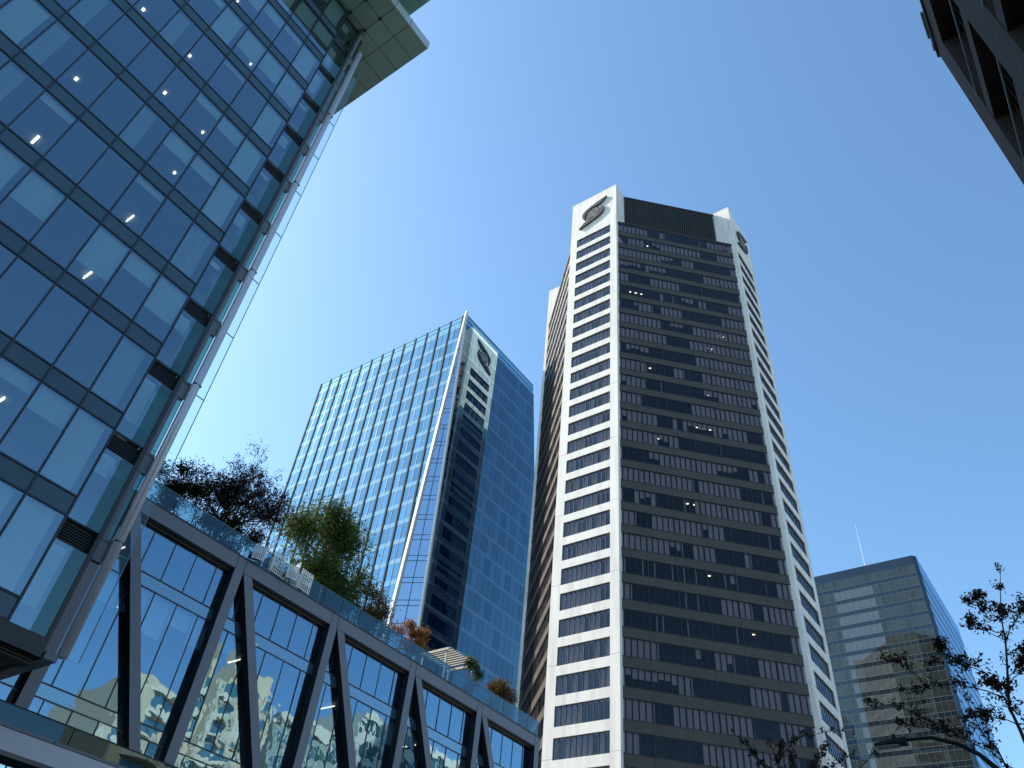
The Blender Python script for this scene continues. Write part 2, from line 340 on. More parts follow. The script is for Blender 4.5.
    # recessed corner bay: narrow pane, dark green glass, louvre at every floor
    for n in range(NF+1):
        z=Z0+FH*n; zl=z-.86
        boxpart('louvre',M['louvre'],T,(X-.75,X-.30,Y1+.06,10.62,zl,z-.02),*[(X-.30,X-.22,Y1+.06,10.62,zl+.1*j,zl+.05+.1*j) for j in range(8)])
        if n<NF:
            zt=z+FH-.88
            p=boxpart('corner_window',M['officeglass'],T,(X-.05,X-.03,Y1+.05,10.02,z,zt))
            boxpart('corner_blind',M['blind'],p,(X-.32,X-.30,Y1+.1,9.96,(z if n in(0,2,9,10) else zt-(.9 if n%2 else .35)),zt-.05))
            boxpart('corner_glass',M['cornerglass'],T,(X-.05,X-.03,10.02,10.56,z,zt))
            boxpart('corner_back',M['darkframe'],T,(X-1.6,X-1.5,9.3,10.45,z,zt))
    boxpart('corner_post',M['darkframe'],T,(X-.3,X,10.56,10.72,9.4,57.0))
    # bracket frame that ties the silver column to the floors
    for n in range(NF+1):
        z=Z0+FH*n
        if n==0: continue
        b=MB(); b.box(X-.30,X-.10,10.72,11.16,z-.9 if n else z-.35,z-.80 if n else z-.3); b.box(X-.30,X-.10,10.72,11.16,z-.06,z+.04); b.box(X-.27,X-.14,10.74,11.2,z-.81 if n else z-.31,z-.05); b.build('column_bracket',M['greyframe'],T)
        if n<NF:
            boxpart('side_rail',M['greyframe'],T,(X-.20,X-.10,10.73,10.93,z+.06,z+FH-.92))
            boxpart('side_glass',M['cornerglass'],T,(X-.16,X-.14,10.93,11.16,z+.06,z+FH-.92))
    part('silver_column',M['silver'],T,lambda b:(b.tube([(X,11.33,9.45),(X,11.33,24),(X,11.33,40),(X,11.33,54.1)],.185,16)),smooth=True)
    for z in (13.75,21.6,29.4,37.3,45.1): boxpart('column_joint',M['mullion'],T,(X-.189,X+.189,11.33-.189,11.33+.189,z,z+.03))
    boxpart('glass_fin',M['clear'],T,*[(X-.01,X+.01,11.53,11.92,9.5+3.92*j,9.5+3.92*j+3.89) for j in range(11)])
    boxpart('fin_edge',M['edge'],T,(X-.015,X+.015,11.92,11.95,9.5,52.6),*[(X-.02,X+.02,11.52,11.92,9.46+3.92*j,9.49+3.92*j) for j in range(1,11)])
    # underside
    boxpart('underside_beam',M['greyframe'],T,(-58,X+.1,10.78,11.2,9.2,9.45))
    boxpart('underside_panel',M['darkframe'],T,(XD,X-.02,-25,10.7,9.28,9.5),(X-.02,X+.02,-25,10.7,9.2,9.8))
    # roof overhang
    ZS=57.1
    boxpart('roof_overhang',M['soffit'],T,(XD-1,-23.9,-26,14.45,ZS,ZS+.95))
    b=MB()
    for x in (-25.38,-26.92,-28.46,-30,-31.54,-33.1): b.box(x-.02,x+.02,-10,14.44,ZS-.008,ZS+.01)
    for j in range(10):
        y=12.38-1.55*j; b.box(-36,-23.92,y-.02,y+.02,ZS-.012,ZS+.01)
    b.build('soffit_joint',M['joint'],T)
    boxpart('fascia',M['fascia'],T,(-23.9,-23.82,-26,14.46,ZS-.02,ZS+.98))
    for y in (12.38,10.8,9.28): boxpart('fascia_joint',M['joint'],T,(-23.82,-23.812,y-.02,y+.02,ZS,ZS+.96))
    for x,y in ((-25.38,10.83),(-25.38,9.28),(-26.92,10.83),(-26.92,9.28)): boxpart('soffit_lamp',M['joint'],T,(x-.12,x+.12,y-.12,y+.12,ZS-.03,ZS+.01))
    boxpart('penthouse',M['spandrel'],T,(-60,-32,-22,8,58.1,60.2))
    boxpart('upper_roof_overhang',M['soffit'],T,(-60,-21.8,-26,12.5,60.2,61.1))
    boxpart('upper_soffit_joint',M['joint'],T,*[(-23.4-1.6*j,-23.36-1.6*j,-10,12.48,60.19,60.21) for j in range(5)])
office()

# ------------------------------------------------------------------ glazed truss bridge
def bridge():
    T=thing('glazed_office_bridge','blue glazed bridge with dark grey slanted truss members and planting on its roof','bridge',(-35,28,8))
    XT=-31.; XG=-31.44; YE=44.85; YS=8.0
    nodes=[6.08,12.5,18.88,25.30,31.72,38.15,44.57]
    zb,zt=8.75,17.55
    boxpart('top_chord',M['steel'],T,(XT-.42,XT,YS,YE,17.55,18.2))
    boxpart('chord_trim',M['mullion'],T,(XT+.0,XT+.03,YS,YE,18.2,18.27),(XT-.42,XT-.2,YS,YE,17.49,17.55))
    for y in nodes:
        boxpart('chord_joint',M['mullion'],T,(XT,XT+.012,y-.27,y-.24,17.5,18.2),(XT,XT+.012,y+.22,y+.25,17.5,18.2))
    for y in nodes:
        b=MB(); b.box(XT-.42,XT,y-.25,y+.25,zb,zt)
        b.m=[0,0,1,0,1,1]; b.build('truss_column',[M['steel'],M['steelin']],T)  # side and back faces get near-black steel as painted shade
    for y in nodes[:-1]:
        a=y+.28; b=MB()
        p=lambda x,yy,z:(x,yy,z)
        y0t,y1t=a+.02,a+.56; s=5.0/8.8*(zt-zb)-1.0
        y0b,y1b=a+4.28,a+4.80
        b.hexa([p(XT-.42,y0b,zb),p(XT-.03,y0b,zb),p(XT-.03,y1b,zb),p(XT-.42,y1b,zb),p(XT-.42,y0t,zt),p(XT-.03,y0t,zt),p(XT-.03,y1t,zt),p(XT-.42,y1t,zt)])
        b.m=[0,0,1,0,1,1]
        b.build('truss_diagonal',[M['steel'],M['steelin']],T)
    # dark reveals and bronze strip under the top chord
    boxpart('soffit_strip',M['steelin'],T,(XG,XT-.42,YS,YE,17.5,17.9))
    boxpart('bronze_strip',M['bronze'],T,(XG+.03,XG+.12,YS,YE,17.44,17.49))
    # glazing: one glazed bay between each pair of columns, in three rows
    rows=((8.8,9.44),(9.98,14.88),(15.48,17.6))
    for i,y in enumerate(nodes[:-1]):
        for (z0,z1) in rows:
            bb=[]
            b=MB()
            for k in range(6):
                ya=y+(0,.83,1.99,3.14,4.30,5.46)[k]+.02; yb=y+(.83,1.99,3.14,4.30,5.46,6.42)[k]-.02; d=random.uniform(-.006,.006); e=random.uniform(-.006,.006)
                b.hexa([(XG-.02-d,ya,z0),(XG-d,ya,z0),(XG+d,yb,z0),(XG-.02+d,yb,z0),(XG-.02-d+e,ya,z1),(XG-d+e,ya,z1),(XG+d+e,yb,z1),(XG-.02+d+e,yb,z1)])
            b.k=1
            for k in range(1,6): b.box(XG-.05,XG+.02,y+(0,.83,1.99,3.14,4.30,5.46)[k]-.022,y+(0,.83,1.99,3.14,4.30,5.46)[k]+.022,z0,z1)
            p=b.build('window',[M['bridgeglass'],M['mullion']],T)
            if z1-z0>3:
                bl=MB(); nb=0
                for k in range(5):
                    if random.random()<.45:
                        h=random.choice((.8,1.2,1.6)); bl.box(XG-.35,XG-.33,y+.85+1.155*k+.03,y+.85+1.155*k+1.1,z1-h,z1); nb+=1
                if nb: bl.build('blind',M['blind'],p)
        boxpart('floor_band',M['band'],T,(XG-.1,XG-.005,y,y+6.40,9.47,9.95)); boxpart('floor_band',M['band'],T,(XG-.1,XG-.005,y,y+6.40,14.92,15.44))
        [boxpart('transom',M['mullion'],T,(XG-.06,XG+.025,y+.0,y+6.41,z-.025,z+.025)) for z in (9.455,9.965,14.9,15.46)]
        boxpart('strip_light',M['warm'],T,(-34.2,-32.8,y+3.1,y+3.16,14.80,14.85))
    boxpart('strip_light',M['warm'],T,(-34.6,-33.4,14.6,14.66,17.3,17.35))
    boxpart('interior_floor',M['ceiling'],T,(-38.8,XG-.1,YS,YE-.2,9.5,9.9),(-38.8,XG-.1,YS,YE-.2,14.95,15.4),(-38.8,XG-.1,YS,YE-.2,17.62,17.8))
    boxpart('interior_wall',M['inwall'],T,(-37.2,-37,YS,YE-.2,9.2,17.6))
    boxpart('rear_glazing',M['band'],T,(-39,-38.9,YS,YE,8.8,18.2))
    boxpart('end_panel',M['steel'],T,(-38.9,XT-.42,YE-.15,YE,8.8,18.2))
    boxpart('roof_deck',M['darkframe'],T,(-38.9,XT-.42,YS,YE-.15,17.9,18.15))
    # walkway strip, white beam and canopy below
    boxpart('bottom_chord',M['steelin'],T,(XG,XT-.03,YS,YE,8.3,8.75))
    boxpart('lower_glass_strip',M['rail'],T,*[(-30.45,-30.43,8+3.2*j,8+3.2*j+3.16,8.02,8.62) for j in range(12)])
    boxpart('lower_glass_backing',M['steelin'],T,(-30.62,-30.52,YS,YE,7.95,8.7))
    boxpart('ledge',M['greyframe'],T,*[(-30.85,-30.22,8+5.8*j+.03,8+5.8*j+5.77,7.90,7.99) for j in range(6)])
    boxpart('ledge_base',M['mullion'],T,(-30.7,-30.25,YS,YE,7.84,7.92))
    boxpart('white_beam',M['white'],T,(-30.7,-30.1,YS,YE,7.2,7.84))
    for y0 in (11.5,21,30.5):
        b=MB(); n=12; o=[];q=[]
        for j in range(n+1):
            t=j/n; o.append((y0+9*t, 7.2-2.6*(1-4*(t-.5)**2)*0-2.6*(4*(t-.5)**2))); q.append((y0+9*t, 7.2-.55-3.0*(4*(t-.5)**2)))
        for j in range(n):
            b.hexa([(-31.6,q[j][0],q[j][1]),(-31.1,q[j][0],q[j][1]),(-31.1,q[j+1][0],q[j+1][1]),(-31.6,q[j+1][0],q[j+1][1]),(-31.6,o[j][0],o[j][1]),(-31.1,o[j][0],o[j][1]),(-31.1,o[j+1][0],o[j+1][1]),(-31.6,o[j+1][0],o[j+1][1])])
        b.build('arched_rib',M['steelin'],T)
    boxpart('underside_glazing',M['bridgeglass'],T,(-33.6,-33.55,YS,YE,GZ,7.9))
    boxpart('underside_mullion',M['mullion'],T,*[(-33.55,-33.5,8+1.5*j,8.05+1.5*j,GZ,7.9) for j in range(24)])
    # glass balustrade on the roof, panel by panel
    for j in range(24):
        y=11.9+1.37*j
        boxpart('balustrade_panel',M['rail'],T,(XT-.12,XT-.10,y+.02,y+1.35,18.27,19.25))
    boxpart('balustrade_rail',M['edge'],T,(XT-.13,XT-.09,11.9,44.8,19.25,19.28))
    for j in range(12): boxpart('balustrade_post',M['greyframe'],T,(XT-.2,XT-.15,13+2.75*j,13.04+2.75*j,18.2,19.2))
    boxpart('planter',M['soil'],T,(-36.5,-32.1,11.5,44.3,18.15,18.75))
    # rubber-dark struts seen in the bay glazing
    return T
bridge()

# ------------------------------------------------------------------ the dark octagonal tower with white corner piers
def tower():
    T=thing('dark_octagonal_tower','tall dark banded tower with white concrete corner piers and a black emblem on top','skyscraper',(-48.35,99.95,GZ))
    P=[(-53.5,78),(-43.2,78),(-26.38,94.8),(-26.38,105.1),(-43.2,121.9),(-53.5,121.9),(-70.3,105.1),(-70.3,94.8)]
    ZT=139.4; ZD=127.0; FH=3.66; wt=[31.42+FH*k for k in range(-8,27)]; WH=2.42
    # core and floor slabs
    def inset(d):
        c=(-48.35,99.95); out=[]
        for x,y in P:
            out.append((c[0]+(x-c[0])*(1-d/21.95),c[1]+(y-c[1])*(1-d/21.95)))
        return out
    part('core',M['darkroom'],T,lambda b:b.prism(inset(3.6),GZ,ZD))
    sl=MB()
    for z in wt: sl.prism(inset(1.05),z+.12,z+FH-WH-.25)
    sl.build('floor_slabs',M['dceil'],T)
    # white corner piers
    for ci,(i,vis) in enumerate(((0,1),(2,1),(4,0),(6,1))):
        O=P[i]; Q=P[i+1]; u=(Q[0]-O[0],Q[1]-O[1]); b=MB().frame(O,u); L=10.3
        a0,a1=1.45,8.95; D=-.2
        b.box(0,a0,-1.0,0,GZ,ZT); b.box(a1,L,-1.0,0,GZ,ZT)
        zs=[GZ]+[z for z in wt]
        prev=GZ
        for z in wt:
            b.box(a0,a1,-1.0,0,prev,z-WH); prev=z
        b.box(a0,a1,-1.0,0,prev,ZT)
        # box head above the roof
        b.box(0,L,-6.5,-1.0,ZD-6,ZT)
        pier=b.build('white_pier',M['concrete'],T)
        if i==4: continue
        rest=MB()
        for z in wt:
            b=MB().frame(O,u); b.k=0; b.poly([(a0,D,z-WH),(a1,D,z-WH),(a1,D,z),(a0,D,z)])
            b.k=1
            for j in range(11):
                x=a0+(a1-a0)*j/10; b.box(max(a0,x-.035),min(a1,x+.035),D-.02,D+.06,z-WH,z)
            b.box(a0,a1,D-.02,D+.05,z-.06,z-.001); b.box(a0,a1,D-.02,D+.05,z-WH+.001,z-WH+.06)
            b.k=2
            for j in range(10):
                if random.random()<.55:
                    x=a0+.75*j; b.poly([(x+.06,D-.14,z-WH*(random.choice((1,1,1,.6)))),(x+.69,D-.14,z-WH),(x+.69,D-.14,z),(x+.06,D-.14,z)] if False else [(x+.06,D-.14,z-WH),(x+.69,D-.14,z-WH),(x+.69,D-.14,z),(x+.06,D-.14,z)])
            b.k=3; b.poly([(a0,-.99,z-WH),(a1,-.99,z-WH),(a1,-.99,z),(a0,-.99,z)])
            b.build('window',[M['darkglass2'],M['dmull'],M['drape'],M['darkroom']],T)
    # dark faces
    for i,full in ((7,1),(1,1),(3,0),(5,1)):
        O=P[i]; Q=P[(i+1)%8]; u=(Q[0]-O[0],Q[1]-O[1]); L=math.hypot(*u); D=-.42; NB=6; nb=5; bw=L/NB
        prev=GZ
        for z in wt+[None]:
            z1=(z-WH) if z is not None else ZD
            b=MB().frame(O,u)
            for j in range(NB): b.box(bw*j+.03 if j else 0,bw*(j+1)-.03 if j<NB-1 else L,D-.4,D,prev,z1)
            b.box(.1,L-.1,D-.41,D-.03,prev+.004,z1-.004)
            b.build('spandrel_panel' if full else 'rear_spandrel',M['stone'],T)
            if z is not None: prev=z
        for z in wt:
            if not full: 
                b=MB().frame(O,u); b.poly([(0,D-.12,z-WH),(L,D-.12,z-WH),(L,D-.12,z),(0,D-.12,z)]); b.build('rear_window',M['darkglass'],T); continue
            b=MB().frame(O,u); b.k=0; G=D-.03
            b.poly([(0,G,z-WH),(L,G,z-WH),(L,G,z),(0,G,z)])
            b.k=1
            for j in range(NB*nb+1):
                x=L*j/(NB*nb); ww=.055 if j%nb==0 else .022
                b.box(max(0,x-ww),min(L,x+ww),G-.02,G+(.10 if j%nb==0 else .05),z-WH+.001,z-.001)
            b.box(0,L,G-.02,G+.07,z-.07,z-.001); b.box(0,L,G-.02,G+.07,z-WH+.001,z-WH+.07)
            win=b.build('window_strip',[M['darkglass'],M['dmull']],T)
            if i==5: continue
            # vertical drapes, in runs of the same state
            c=MB().frame(O,u); j=0; cw=L/(NB*nb); top=z>70
            while j<NB*nb:
                run=random.choice((1,1,2,2,3,4,5,9)); st=random.random()
                for q in range(min(run,NB*nb-j)):
                    x=cw*(j+q); 
                    if st<(.58 if top else .42): c.box(x+.06,x+cw-.08,G-.24,G-.22,z-WH+.05,z-.02)
                    elif st<(.72 if top else .52): c.box(x+.06,x+cw-.08,G-.24,G-.22,z-WH*random.choice((.35,.5,.5)),z-.02)
                    elif st<.78 and q==0: c.box(x+.05,x+.25,G-.24,G-.22,z-WH+.05,z-.02)
                j+=run
            if c.v: c.build('drapes',M['drape'],win)
            if i==1 and random.random()<.42:
                lb=MB().frame(O,u); x0=random.uniform(2,L-4); nl=random.choice((1,1,2,3))
                for q in range(nl): lb.box(x0+q*1.05,x0+q*1.05+.34,G-1.3,G-1.1,z-.06,z+.0)
                lb.build('ceiling_light',M['warm'],T)
    # recessed ribbed plant-room screen behind the piers, and its parapet
    for i in (1,3,5,7):
        O=P[i]; Q=P[(i+1)%8]; u=(Q[0]-O[0],Q[1]-O[1]); L=math.hypot(*u); b=MB().frame(O,u); d=-2.42
        b.box(2.35,L-2.35,d-.3,d,ZD,138.7)
        n=44
        for j in range(n): 
            x=2.4+(L-4.8)*j/n; b.box(x,x+.17,d,d+.26,ZD+.01,138.66)
        b.box(2.35,L-2.35,d-.3,d+.30,138.7,138.9)
        b.build('plant_screen',M['metallouvre'],T)
        b=MB().frame(O,u); b.box(0,L,-2.4,-.42,ZD-.3,ZD+.02); b.box(.02,L-.02,-.5,-.36,ZD-.02,ZD+.16); b.build('ledge',M['stone'],T)
    part('roof',M['darkframe'],T,lambda b:b.prism(inset(3.4),137.9,138.3))
    # emblem: ribbed globe held between two long swooshes
    def emblem(O,u,flip=1):
        E=[]
        cx,cz=5.14,133.0; rr=1.60; H0,H1=.03,.40
        sw=[(3.18,3.52),(2.0,3.25),(.73,2.85),(-.55,2.4),(-1.55,1.9),(-2.2,1.3),(-2.5,.5),(-2.42,-.35),(-1.9,-1.25),(-1.84,-.5),(-1.80,.2),(-1.5,.95),(-.95,1.5),(-.1,1.8),(1.0,1.85),(2.0,2.15)]
        for sgn in (1,-1):
            b=MB().frame(O,u); pl=[(cx+sgn*x*flip,cz+sgn*z) for x,z in sw]; n=len(pl)
            i0=len(b.v)
            f=[b.P((x,H1,z)) for x,z in pl]; k=[b.P((x,H0,z)) for x,z in pl]
            b.v+=f+k; b.f.append(list(range(n))); b.m.append(0); b.f.append(list(range(2*n-1,n-1,-1))); b.m.append(0)
            for j in range(n): b.f.append([j,n+j,n+(j+1)%n,(j+1)%n]); b.m.append(0)
            E.append(b.build('emblem_swoosh',M['swoosh'],T))
        b=MB().frame(O,u); n=28
        def disc(r,h0,h1,z0=-9,z1=9):
            f=[];k=[]
            for q in range(n):
                t=2*math.pi*q/n; z=max(z0,min(z1,r*math.sin(t))); f.append((cx+r*math.cos(t),h1,cz+z)); k.append((cx+r*math.cos(t),h0,cz+z))
            i=len(b.v); b.v+=[b.P(p) for p in f+k]; b.f.append([i+q for q in range(n)]); b.m.append(b.k)
            for q in range(n): b.f.append([i+q,i+n+q,i+n+(q+1)%n,i+(q+1)%n]); b.m.append(b.k)
        disc(rr,.03,.26)
        b.k=1
        for zz in (-1.2,-.72,-.24,.24,.72,1.2):
            hw=math.sqrt(rr*rr-zz*zz)*.92
            m=9
            for q in range(m):
                x0=-hw+2*hw*q/m; x1=-hw+2*hw*(q+.62)/m; s0=.18*math.sin(q*1.1+zz*2)
                b.box(cx+x0,cx+x1,.255,.30,cz+zz-.10+s0*.7,cz+zz+.10+s0*.7)
        b.build('emblem_globe',[M['emblem'],M['emblemlit']],T)
    for i in (0,2,6):
        O=P[i]; Q=P[i+1]; emblem(O,(Q[0]-O[0],Q[1]-O[1]))
    return T
tower()

# ------------------------------------------------------------------ blue glass tower
def glass_tower():
    T=thing('blue_glass_tower','blue glass tower with vertical fins and a white ridged corner, behind the planted bridge','skyscraper',(-104,93.6,GZ))
    XE,XW,YF,YB,ZT,FH=-81.4,-126.3,80.7,106.6,123.8,3.98
    top=121.4; bw=3.36; nbay=13
    def cx(z): return XE-(ZT-z)*(4.35/71.1)      # corner facet grows downward
    def cy(z): return YF+(ZT-z)*(2.15/71.1)
    def yb(z): return YB+max(0,ZT-z)*.135          # the far edge leans outward going down
    zs=[top-FH*k for k in range(0,31)]
    for k in range(30):
        z1=zs[k]; z0=zs[k+1]; zb=z1-.95
        if z0<GZ: z0=GZ
        # south side: glazed strip, pale band
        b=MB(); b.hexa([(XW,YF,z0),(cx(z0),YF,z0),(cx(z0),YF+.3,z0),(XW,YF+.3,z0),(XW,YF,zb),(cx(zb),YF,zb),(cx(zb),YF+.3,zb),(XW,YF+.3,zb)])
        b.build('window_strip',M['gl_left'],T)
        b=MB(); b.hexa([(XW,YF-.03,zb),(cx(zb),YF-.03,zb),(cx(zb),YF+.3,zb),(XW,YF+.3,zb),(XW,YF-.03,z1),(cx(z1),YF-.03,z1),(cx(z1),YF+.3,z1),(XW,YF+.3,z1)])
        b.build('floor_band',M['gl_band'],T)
        # east side: darker glass and band copies, shade put into their colour
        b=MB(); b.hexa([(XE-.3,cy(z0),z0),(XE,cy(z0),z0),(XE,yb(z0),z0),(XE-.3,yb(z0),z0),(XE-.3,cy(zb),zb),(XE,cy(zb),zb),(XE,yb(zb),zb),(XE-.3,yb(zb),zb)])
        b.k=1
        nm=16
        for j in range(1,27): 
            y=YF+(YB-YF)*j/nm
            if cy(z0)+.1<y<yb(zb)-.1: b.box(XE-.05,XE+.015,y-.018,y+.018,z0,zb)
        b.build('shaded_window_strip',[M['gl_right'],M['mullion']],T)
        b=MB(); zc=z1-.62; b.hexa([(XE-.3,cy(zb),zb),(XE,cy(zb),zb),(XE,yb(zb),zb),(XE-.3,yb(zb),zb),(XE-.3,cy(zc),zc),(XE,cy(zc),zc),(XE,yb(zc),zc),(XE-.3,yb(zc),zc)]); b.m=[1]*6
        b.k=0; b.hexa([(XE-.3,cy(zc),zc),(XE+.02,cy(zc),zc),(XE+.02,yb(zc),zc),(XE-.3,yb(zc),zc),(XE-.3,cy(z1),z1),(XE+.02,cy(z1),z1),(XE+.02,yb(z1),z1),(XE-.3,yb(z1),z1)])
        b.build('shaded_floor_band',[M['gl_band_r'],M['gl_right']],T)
        # facet
        b=MB(); b.poly([(cx(z0),YF+.02,z0),(XE-.02,cy(z0),z0),(XE-.02,cy(z1),z1),(cx(z1),YF+.02,z1)]); b.k=1
        for zz in (z1,zb):
            b.hexa([(cx(zz),YF-.01,zz-.05),(XE+.01,cy(zz),zz-.05),(XE-.1,cy(zz)+.1,zz-.05),(cx(zz),YF+.1,zz-.05),(cx(zz),YF-.01,zz+.05),(XE+.01,cy(zz),zz+.05),(XE-.1,cy(zz)+.1,zz+.05),(cx(zz),YF+.1,zz+.05)])
        if k>6:
            m0=((cx(z0)+XE)/2,(YF+cy(z0))/2); m1=((cx(z1)+XE)/2,(YF+cy(z1))/2)
            b.hexa([(m0[0]-.04,m0[1]-.06,z0),(m0[0]+.04,m0[1]-.02,z0),(m0[0]+.04,m0[1]+.1,z0),(m0[0]-.04,m0[1]+.1,z0),(m1[0]-.04,m1[1]-.06,z1),(m1[0]+.04,m1[1]-.02,z1),(m1[0]+.04,m1[1]+.1,z1),(m1[0]-.04,m1[1]+.1,z1)])
        b.build('facet_window',[M['gl_facet'],M['mullion']],T)
        if z0==GZ: break
    # fins and thin mid mullions on the south side
    for j in range(nbay+1):
        x=XW+.15+bw*j
        b=MB(); zlow=GZ
        if x>cx(GZ): zlow=ZT-(XE-x)*71.1/4.35+.5
        b.box(x-.17,x+.17,YF-.16,YF-.031,zlow,ZT+.25); b.k=1
        b.box(x+.18,x+.34,YF-.07,YF-.032,zlow,ZT-2.3)
        b.build('fin',[M['fin'],M['mullion']],T)
        xm=x+bw/2
        if j<nbay:
            zl=GZ if xm<cx(GZ) else ZT-(XE-xm)*71.1/4.35+.5
            boxpart('mid_mullion',M['mullion'],T,(xm-.04,xm+.04,YF-.07,YF-.031,zl,ZT-2.3))
    # white ridges that frame the facet
    zb=GZ
    def ridge(name,p0,p1,s):
        b=MB(); (x0,y0,z0),(x1,y1,z1)=p0,p1
        b.hexa([(x0-s,y0-s,z0),(x0+s,y0-s,z0),(x0+s,y0+s*.6,z0),(x0-s,y0+s*.6,z0),(x1-s*.6,y1-s,z1),(x1+s*.6,y1-s,z1),(x1+s*.6,y1+s*.4,z1),(x1-s*.6,y1+s*.4,z1)]); b.build(name,M['whitecol'],T)
    ridge('white_ridge',(cx(zb),YF-.1,zb),(XE,YF-.1,ZT+.8),.37)
    ridge('white_ridge',(XE+.1,cy(zb),zb),(XE,YF,ZT+.4),.27)
    # crown screens
    boxpart('crown_glass',M['crown'],T,(XW,XE-.1,YF+.02,YF+.1,top,ZT),(XE-.12,XE-.04,YF+.1,YB,top,ZT),(XW,XW+.08,YF+.1,YB,top,ZT),(XW+.1,XE-.12,YB-.1,YB,top,ZT))
    boxpart('crown_rail',M['gl_band_r'],T,(XE-.15,XE+.03,YF+.3,YB,top+.9,top+1.05),(XE-.15,XE+.03,YF+.3,YB,ZT,ZT+.12),(XW,XE-.2,YF-.03,YF+.1,ZT,ZT+.12),(XW,XE-.2,YF-.03,YF+.01,top+1.1,top+1.25))
    boxpart('roof',M['darkframe'],T,(XW+.3,XE-.3,YF+.3,YB-.3,top-.5,top-.1))
    boxpart('rear_wall',M['gl_right'],T,(XW,XW+.3,YF+.3,YB,GZ,top))
    b=MB(); b.hexa([(XW+.3,yb(GZ)-.3,GZ),(XE-.31,yb(GZ)-.3,GZ),(XE-.31,yb(GZ),GZ),(XW+.3,yb(GZ),GZ),(XW+.3,yb(top)-.3,top),(XE-.31,yb(top)-.3,top),(XE-.31,yb(top),top),(XW+.3,yb(top),top)]); b.build('rear_wall',M['gl_right'],T)
    b=MB(); b.hexa([(XW,YB,GZ),(XW+.3,YB,GZ),(XW+.3,yb(GZ),GZ),(XW,yb(GZ),GZ),(XW,YB,top),(XW+.3,YB,top),(XW+.3,yb(top),top),(XW,yb(top),top)]); b.build('rear_wall',M['gl_right'],T)
glass_tower()

# ------------------------------------------------------------------ far dark glass block on the right
def far_block():
    T=thing('dark_glass_block','dark grey glass office block with level bands, at the lower right behind the dark tower','office building',(-45,235,GZ))
    Y=210.; X0,X1,YB,ZT,FH=-66,-25.2,258.5,118.9,3.66
    CH=.9
    n=int((ZT-3-GZ)/FH); nb=27; bw=(X1-CH-X0)/nb
    boxpart('parapet',M['far_b'],T,(X0,X1-CH,Y,Y+.3,ZT-2.6,ZT)); 
    for k in range(n+1):
        z1=ZT-2.6-FH*k; zb=z1-2.45; z0=z1-FH
        if z0<GZ: z0=GZ
        b=MB(); b.k=0; b.box(X0,X1-CH,Y,Y+.3,zb,z1)
        b.k=1
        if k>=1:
            # column of paler panes: a pale building's reflection painted as glass colour
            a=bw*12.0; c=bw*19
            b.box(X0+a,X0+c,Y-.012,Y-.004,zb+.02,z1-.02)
        b.k=2
        for j in range(nb+1): b.box(X0+bw*j-.025,X0+bw*j+.025,Y-.05,Y-.013,zb,z1)
        b.build('window_strip',[M['far_a'],M['far_reflect'],M['far_m']],T)
        b=MB(); b.box(X0,X1-CH,Y,Y+.3,z0,zb); b.k=1; b.box(X0,X1-CH,Y-.03,Y-.004,zb-.04,zb+.04); b.box(X0,X1-CH,Y-.03,Y-.004,z0-.04,z0+.04)
        for j in range(nb+1): b.box(X0+bw*j-.02,X0+bw*j+.02,Y-.04,Y-.031,z0+.04,zb-.04)
        b.build('floor_band',[M['far_b'],M['far_m']],T)
        b=MB(); b.box(X1-.3,X1,Y+CH,YB,zb,z1); b.build('side_window_strip',M['far_e'],T)
        b=MB(); b.box(X1-.3,X1+.04,Y+CH,YB,z0,zb); b.build('side_band',M['far_b'],T)
        if z0==GZ: break
    boxpart('side_parapet',M['far_e'],T,(X1-.3,X1,Y+CH,YB,ZT-2.6,ZT))
    b=MB(); b.prism([(X1-CH,Y+.01),(X1-.01,Y+CH),(X1-.6,Y+CH+.3),(X1-CH-.3,Y+.6)],GZ,ZT); b.build('corner_panel',M['far_b'],T)
    boxpart('rear_wall',M['far_b'],T,(X0,X0+.3,Y+.3,YB,GZ,ZT),(X0+.3,X1-.3,YB-.3,YB,GZ,ZT)); boxpart('roof',M['darkframe'],T,(X0+.3,X1-.3,Y+.3,YB-.3,ZT-.8,ZT-.5))
    o=part('antenna_mast',M['whitecol'],None,lambda b:b.tube([(-41.1,225,118.0),(-41.1,225,130),(-41,225,142)],[.10,.06,.03],8))
    tag(o,'thin pale antenna mast rising from the roof of the dark glass block','antenna')
far_block()

